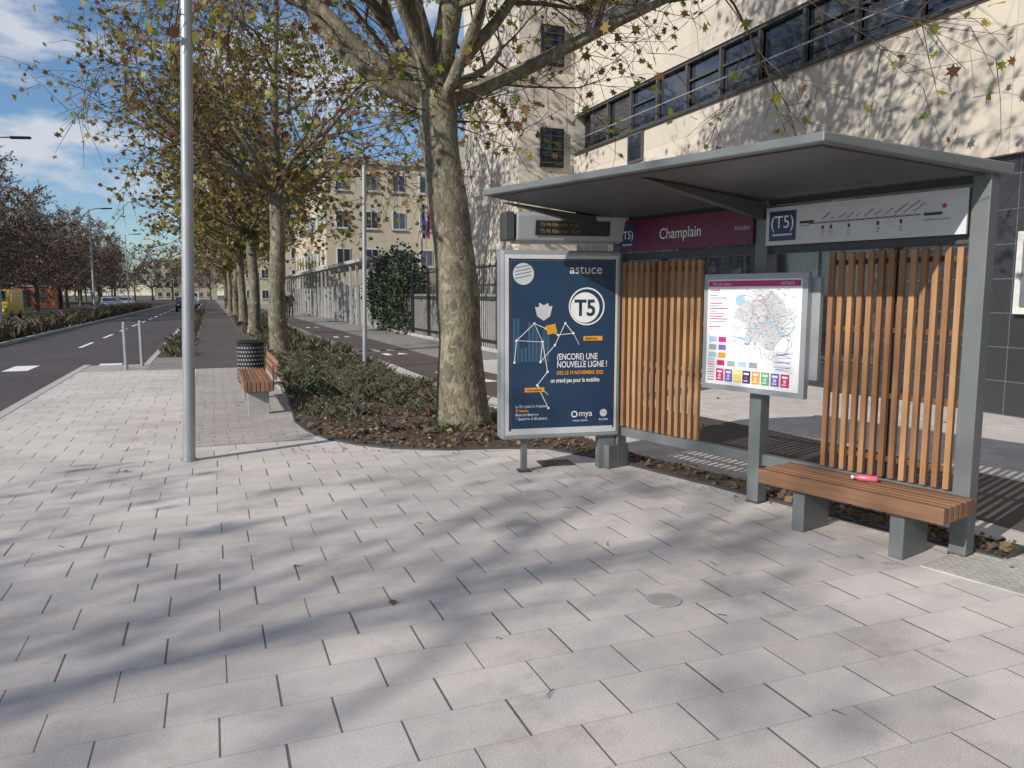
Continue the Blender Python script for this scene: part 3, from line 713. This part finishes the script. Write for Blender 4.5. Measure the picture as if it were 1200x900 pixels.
for i in range(260):
    x = min(x1 - .05, max(x0 + .25, cx + rd.gauss(0, .13))); z = min(z1 - .07, max(z0 + .2, cz + rd.gauss(0, .11))); mb.rect(x, x + rd.uniform(.008, .022), z, z + .003, Y - .0008, rd.choice([M_mgrey, M_mgrey, M_ink]))
for i in range(14):
    x = x1 - .19 + rd.uniform(-.02, .02); zz = z0 + .13 + i * .011; mb.strip((x, zz), (x + .14, zz + rd.uniform(-.03, .03)), .0025, Y - .0009, rd.choice([M_mag, M_lblue, M_vio, M_mgrey]))
for i, c in enumerate([M_mag, M_vio, M_yel, M_t5, M_orange, M_grn, M_vio, M_mag]):
    a = x0 + .095 + i * .083; mb.rect(a, a + .07, z0 + .02, z0 + .115, Y, c); mb.rect(a + .012, a + .058, z0 + .085, z0 + .1, Y - .0008, M_pwhite); mb.rect(a + .012, a + .05, z0 + .035, z0 + .042, Y - .0008, M_pwhite)
    mb.disc(a + .035, z0 + .062, .014, Y - .0008, rd.choice([M_yel, M_lgrey, M_mag, M_lblue]), 12)
for i in range(9): mb.rect(x0 + .01, x0 + .075, z0 + .02 + i * .02, z0 + .027 + i * .02, Y, M_mgrey if i % 3 else M_mag)
for i in range(4): mb.rect(x0 + .1 + i * .1, x0 + .17 + i * .1, z0 + .14, z0 + .18, Y, (M_mag, M_mgrey, M_lblue, M_mgrey)[i])
mb.obj('map_print', mp_)
bt = empty('drink_bottle', (0, 0, 0)); mb = MB(); M_pink = flat('pink_plastic', (.7, .14, .22), .3)
mb.tube([(0, 0, 0), (0, .01, 0), (0, .11, 0), (0, .13, 0), (0, .145, 0)], [.014, .021, .021, .011, .010], M_pink, 14, True); mb.obj('body', bt, smooth=True)
mb = MB(); mb.tube([(0, .145, 0), (0, .16, 0)], [.012, .012], M_pwhite, 12, True); mb.obj('cap', bt)
ev = Vector((-.2508, .968, 0)); nv = Vector((-.968, -.2508, 0)); bt.location = Vector((4.256, 3.279, .407)) + ev * .46 + nv * .16; bt.rotation_euler = (0, 0, R(40))

# ------------------------------------------------------------------ advertising panel + display
AD = empty('advertising_panel', (3.49, 6.235, 0), math.atan2(-.139, .99))
mb = MB(); xa, xb, za, zb = -1.13, -.02, .31, 1.985
mb.box(xa, xb, -.09, .11, za, zb, M_frame); mb.obj('case', AD, bevel=.02)
mb = MB(); mb.box(xa + .035, xb - .035, -.096, -.0905, za + .04, zb - .04, M_lgrey); mb.obj('door_frame', AD, bevel=.002)
mb = MB(); mb.box(-.93, -.88, -.03, .03, 0, .309, M_grey); mb.box(-.96, -.85, -.06, .06, 0, .012, M_greyd); mb.box(-.20, -.05, -.05, .05, 0, .309, M_grey); mb.obj('legs', AD)
px0, px1, pz0, pz1 = xa + .085, xb - .075, za + .10, zb - .09; Y = -.099
mb = MB(); mb.rect(px0, px1, pz0, pz1, Y, M_blue); Y = -.1015
W_ = px1 - px0; H_ = pz1 - pz0
def P(u, v): return (px0 + u * W_, pz1 - v * H_)
a = P(.10, .065); mb.disc(a[0] + .015, a[1] - .02, .095, Y, M_lgrey, 28)
for i in range(4): mb.strip((a[0] - .06, a[1] - .06 + i * .03), (a[0] + .085, a[1] - .03 + i * .03), .006, Y - .001, M_pblue2)
a = P(.73, .27); mb.disc(a[0], a[1], .168, Y, M_pwhite, 40, .155)
mb.disc(a[0] - .015, a[1] - .01, .135, Y, M_pwhite, 40)
text('line_number', 'T5', .20, a[0] - .015, Y - .002, a[1] - .08, M_blue, AD, 'CENTER', bold=.005, sx=.9)
a = P(.72, .075); text('network_name', 'astuce', .12, a[0], Y, a[1], M_pwhite, AD, 'CENTER')
rq = random.Random(2)
for i in range(10):
    u = .015 + i * .036; top_ = .58 - .2 * rq.random() - .05; mb.rect(P(u, 0)[0], P(u + .028, 0)[0], P(0, .60)[1], P(0, top_)[1], Y, M_pblue2)
hx, hz = P(.31, .30)
mb.add([(hx - .08, Y - .001, hz + .04), (hx - .06, Y - .001, hz - .04), (hx + .0, Y - .001, hz - .08), (hx + .06, Y - .001, hz - .04), (hx + .08, Y - .001, hz + .05), (hx + .05, Y - .001, hz + .045), (hx + .04, Y - .001, hz + .075), (hx, Y - .001, hz + .055), (hx - .04, Y - .001, hz + .08), (hx - .045, Y - .001, hz + .04)], [tuple(range(10))], M_lgrey)
cons = [(.03, .60), (.05, .47), (.22, .37), (.33, .40), (.45, .44), (.60, .43), (.52, .37), (.42, .50), (.28, .60), (.30, .48), (.35, .66), (.25, .74), (.36, .88)]
for a, b in zip(cons, cons[1:]): mb.strip(P(*a), P(*b), .006, Y - .0015, M_pwhite)
for a, b in [((.22, .37), (.30, .48)), ((.60, .43), (.66, .50)), ((.05, .47), (.30, .48)), ((.25, .74), (.36, .80))]: mb.strip(P(*a), P(*b), .004, Y - .0015, M_pwhite)
for a in cons: q = P(*a); mb.disc(q[0], q[1], .011, Y - .002, M_pwhite, 12)
q = P(.38, .405); mb.add([(q[0] - .05, Y - .0025, q[1] + .03), (q[0] - .03, Y - .0025, q[1] - .05), (q[0] + .06, Y - .0025, q[1] - .03), (q[0] + .04, Y - .0025, q[1] + .05)], [(0, 1, 2, 3)], M_orange)
for (u, v, s) in [(.70, .465, 'Bellevue'), (.13, .77, 'Champlain')]:
    q = P(u, v); mb.rect(q[0], q[0] + .18, q[1] - .016, q[1] + .024, Y - .002, M_orange); text('tag', s, .032, q[0] + .02, Y - .004, q[1] - .006, M_ink, AD)
for (u, v, sz, s, m) in [(.44, .575, .078, '(ENCORE) UNE', M_pwhite), (.44, .622, .078, 'NOUVELLE LIGNE !', M_pwhite), (.44, .665, .046, 'DES LE 19 NOVEMBRE 2022', M_orange), (.38, .712, .054, 'un grand pas pour la mobilite', M_pwhite),
                         (.04, .86, .034, 'La T5 rejoint les 4 stations', M_lgrey), (.04, .885, .034, '37 stations', M_orange), (.04, .91, .034, 'Mont des Bruyeres', M_lgrey), (.04, .935, .034, '6 Quartiers en 30 minutes', M_lgrey)]:
    q = P(u, v); text('poster_text', s, sz, q[0], Y - .002, q[1] - .02, m, AD, bold=.001, sx=.72 if sz > .05 else .8)
q = P(.66, .93); text('logo_text', 'mya', .08, q[0], Y - .002, q[1] - .01, M_pwhite, AD, 'LEFT'); mb.disc(q[0] - .04, q[1] + .01, .03, Y, M_pwhite, 18, .02)
q = P(.91, .92); mb.disc(q[0], q[1], .035, Y, M_lgrey, 20); text('logo_text', 'ROUEN', .026, q[0], Y - .002, q[1] - .07, M_pwhite, AD, 'CENTER'); text('logo_text', 'reseau astuce', .026, P(.6, 0)[0], Y - .002, q[1] - .07, M_pwhite, AD)
mb.obj('poster', AD)
mb = MB(); mb.rect(px0 - .02, px0 - .002, pz0 - .02, pz1 + .02, -.0975, M_ink); mb.rect(px1 + .002, px1 + .015, pz0 - .02, pz1 + .02, -.0975, M_ink); mb.rect(px0 - .02, px1 + .015, pz1 + .002, pz1 + .015, -.0972, M_ink); mb.obj('gasket', AD)
DS = empty('information_display', (3.49, 6.235, 0), math.atan2(-.139, .99))
mb = MB(); mb.prism([(-1.0, -.12, 2.07), (-1.0, -.16, 2.28), (-1.0, -.10, 2.31), (-1.0, .14, 2.31), (-1.0, .14, 2.05), (-1.0, -.08, 2.05)], (1.02, 0, 0), M_frame)
mb.obj('case', DS, bevel=.012, fixn=True)
mb = MB(); mb.prism([(-.84, -.137, 2.11), (-.16, -.137, 2.11), (-.16, -.16, 2.235), (-.84, -.16, 2.235)], (0, -.004, -.0006), M_black); mb.obj('screen', DS, fixn=True)
M_led = flat('led_amber', (.30, .20, .08), .4)
for i, s in enumerate(['T5 Mt Riboudet  4 mn', 'T5 Mt Riboudet  13 mn']): text('led_text', s, .045, -.80, -.167 + i * .009, 2.185 - i * .055, M_led, DS, sx=.85)
mb = MB(); mb.box(-1.10, -1.02, -.12, .12, 2.07, 2.31, M_greyd); mb.tube([(-.85, .02, 2.31), (-.85, .02, 2.36)], [.02, .02], M_grey, 8, True); mb.tube([(-.15, .02, 2.31), (-.15, .02, 2.36)], [.02, .02], M_grey, 8, True); mb.obj('side_unit', DS, bevel=.01)

# ------------------------------------------------------------------ small ground details
mb = MB(); mb.tube([(0, 0, .002), (0, 0, .006)], [.095, .095], M_kerb, 28, True); mb.tube([(0, 0, .0065), (0, 0, .007)], [.082, .082], M_conc, 28, True); mb.obj('manhole_cover', loc=(2.15, 3.33, 0))
mb = MB(); mb.box(-.16, .16, -.12, .12, .0, .008, M_greyd)
for i in range(7): mb.box(-.14 + i * .042, -.12 + i * .042, -.10, .10, .0082, .012, M_black)
mb.obj('drain_grate', loc=(3.0, 6.55, 0), rz=R(-8))
mb = MB(); mb.box(-.45, .45, -.3, .3, .0, .008, M_kerb)
for i in range(14):
    for j in range(9): mb.box(-.42 + i * .062, -.39 + i * .062, -.27 + j * .062, -.25 + j * .062, .0082, .011, M_conc)
mb.obj('access_cover', loc=(4.25, 2.85, 0), rz=R(-76))

# ------------------------------------------------------------------ vehicles (distant)
def car(name, loc, rz, col, van=False):
    e = empty(name, loc, rz); m = simple(name + '_paint', col, .3, .1, var=.03, bmp=0)
    if van: prof = [(-2.4, .35), (2.3, .35), (2.45, .9), (1.9, 1.2), (1.3, 2.0), (-2.3, 2.05), (-2.42, 1.0)]; win = [(1.0, 1.25), (1.8, 1.25), (1.3, 1.85), (1.0, 1.85)]
    else: prof = [(-2.05, .3), (2.0, .3), (2.1, .65), (1.9, .82), (1.05, .95), (.45, 1.42), (-1.1, 1.46), (-1.85, .98), (-2.1, .8)]; win = [(-1.5, .97), (.95, .97), (.4, 1.36), (-1.0, 1.4)]
    mb = MB(); mb.prism([(x, -.86, z) for x, z in prof], (0, 1.72, 0), m); mb.obj('body', e, bevel=.07, fixn=True)
    mb = MB()
    for y in (-.875, .865): mb.prism([(x, y, z) for x, z in win], (0, .01, 0), M_glassy)
    a, b = (prof[3], prof[4]) if van else (prof[4], prof[5])
    mb.add([(a[0] - .02, -.7, a[1] + .08), (a[0] - .02, .7, a[1] + .08), (b[0] + .06, .62, b[1] - .06), (b[0] + .06, -.62, b[1] - .06)], [(0, 1, 2, 3)], M_glassy)
    mb.box(prof[0][0] - .07, prof[0][0] - .0, -.62, .62, 1.0, 1.3, M_glassy); mb.obj('windows', e, fixn=True)
    mb = MB()
    for x in (-1.3, 1.3):
        for y in (-.9, .72): mb.tube([(x, y, .32), (x, y + .18, .32)], [.32, .32], M_black, 18, True)
    mb.obj('wheels', e); mb = MB()
    for y in (-.7, .5): mb.box(prof[2][0] - .12, prof[2][0] + .01, y, y + .2, .62, .76, M_pwhite)
    mb.obj('headlights', e)
car('parked_van', (-2.4, 120, -.1), R(-90), (.6, .6, .6), True)
car('parked_car', (-2.4, 85, -.1), R(-90), (.04, .04, .05)); car('parked_car', (-2.4, 100, -.1), R(-90), (.25, .26, .28))
car('car', (-10.3, 112, -.1), R(-90), (.5, .5, .52)); car('car', (-10.6, 98, -.1), R(-90), (.35, .36, .38))
car('parked_van', (-13.0, 60, -.1), R(-90), (.6, .38, .03), True)
e = empty('construction_cabin', (-19.5, 108, -.1)); mb = MB(); M_or = simple('orange_paint', (.42, .16, .06), .5)
mb.box(-2, 2, -1.2, 1.2, .15, 2.6, M_or); mb.box(-2.1, 2.1, -1.3, 1.3, 2.602, 2.75, M_conc); mb.obj('walls', e, bevel=.03)
mb = MB(); mb.box(-1.4, -.6, -1.24, -1.202, .2, 2.2, M_wframe); mb.box(.2, 1.3, -1.24, -1.202, 1.2, 2.0, M_glassy); mb.obj('door_window', e)

# ------------------------------------------------------------------ pedestrians far down the path
def person(name, loc, rz, coat, legs):
    e = empty(name, loc, rz)
    J = {'pel': ((0, 0, .95), .14), 'waist': ((0, 0, 1.1), .13), 'chest': ((0, .01, 1.32), .16), 'neck': ((0, 0, 1.5), .06), 'head0': ((0, .01, 1.58), .09), 'head1': ((0, .015, 1.70), .09),
         'sl': ((-.18, 0, 1.43), .07), 'el': ((-.23, .0, 1.15), .05), 'wl': ((-.22, .12, .92), .035), 'sr': ((.18, 0, 1.43), .07), 'er': ((.23, -.03, 1.15), .05), 'wr': ((.22, .04, .9), .035),
         'hl': ((-.09, 0, .88), .10), 'kl': ((-.1, .12, .5), .065), 'al': ((-.1, .05, .08), .045), 'tl': ((-.1, .2, .04), .04), 'hr': ((.09, 0, .88), .10), 'kr': ((.1, -.02, .5), .065), 'ar': ((.1, -.25, .1), .045), 'tr': ((.1, -.12, .04), .04)}
    E = [('pel', 'waist'), ('waist', 'chest'), ('chest', 'neck'), ('neck', 'head0'), ('head0', 'head1'), ('chest', 'sl'), ('sl', 'el'), ('el', 'wl'), ('chest', 'sr'), ('sr', 'er'), ('er', 'wr'), ('pel', 'hl'), ('hl', 'kl'), ('kl', 'al'), ('al', 'tl'), ('pel', 'hr'), ('hr', 'kr'), ('kr', 'ar'), ('ar', 'tr')]
    ks = list(J); me = bpy.data.meshes.new('body'); me.from_pydata([J[k][0] for k in ks], [(ks.index(a), ks.index(b)) for a, b in E], [])
    o = bpy.data.objects.new('body', me); scene.collection.objects.link(o); o.parent = e
    o.modifiers.new('skin', 'SKIN')
    for i, k in enumerate(ks): me.skin_vertices[0].data[i].radius = (J[k][1], J[k][1] * (.8 if k in ('waist', 'chest', 'pel') else 1))
    me.skin_vertices[0].data[0].use_root = True
    o.modifiers.new('sub', 'SUBSURF').levels = 1
    m, nt, b = newmat('clothes'); tc = N(nt, 'ShaderNodeTexCoord'); sp = N(nt, 'ShaderNodeSeparateXYZ'); nt.links.new(tc.outputs['Object'], sp.inputs[0])
    r = ramp(nt, [(0, (.02, .02, .02)), (.04, legs), (.46, coat), (.78, (.35, .2, .14)), (.86, (.04, .025, .02))], 'CONSTANT'); nt.links.new(math_(nt, 'DIVIDE', sp.outputs[2], 1.95), r.inputs[0]); nt.links.new(r.outputs[0], b.inputs['Base Color'])
    me.materials.append(m)
person('pedestrian', (4.3, 50, 0), 0, (.02, .02, .025), (.03, .03, .05)); person('pedestrian', (5.2, 56, 0), R(180), (.05, .03, .03), (.02, .02, .03))
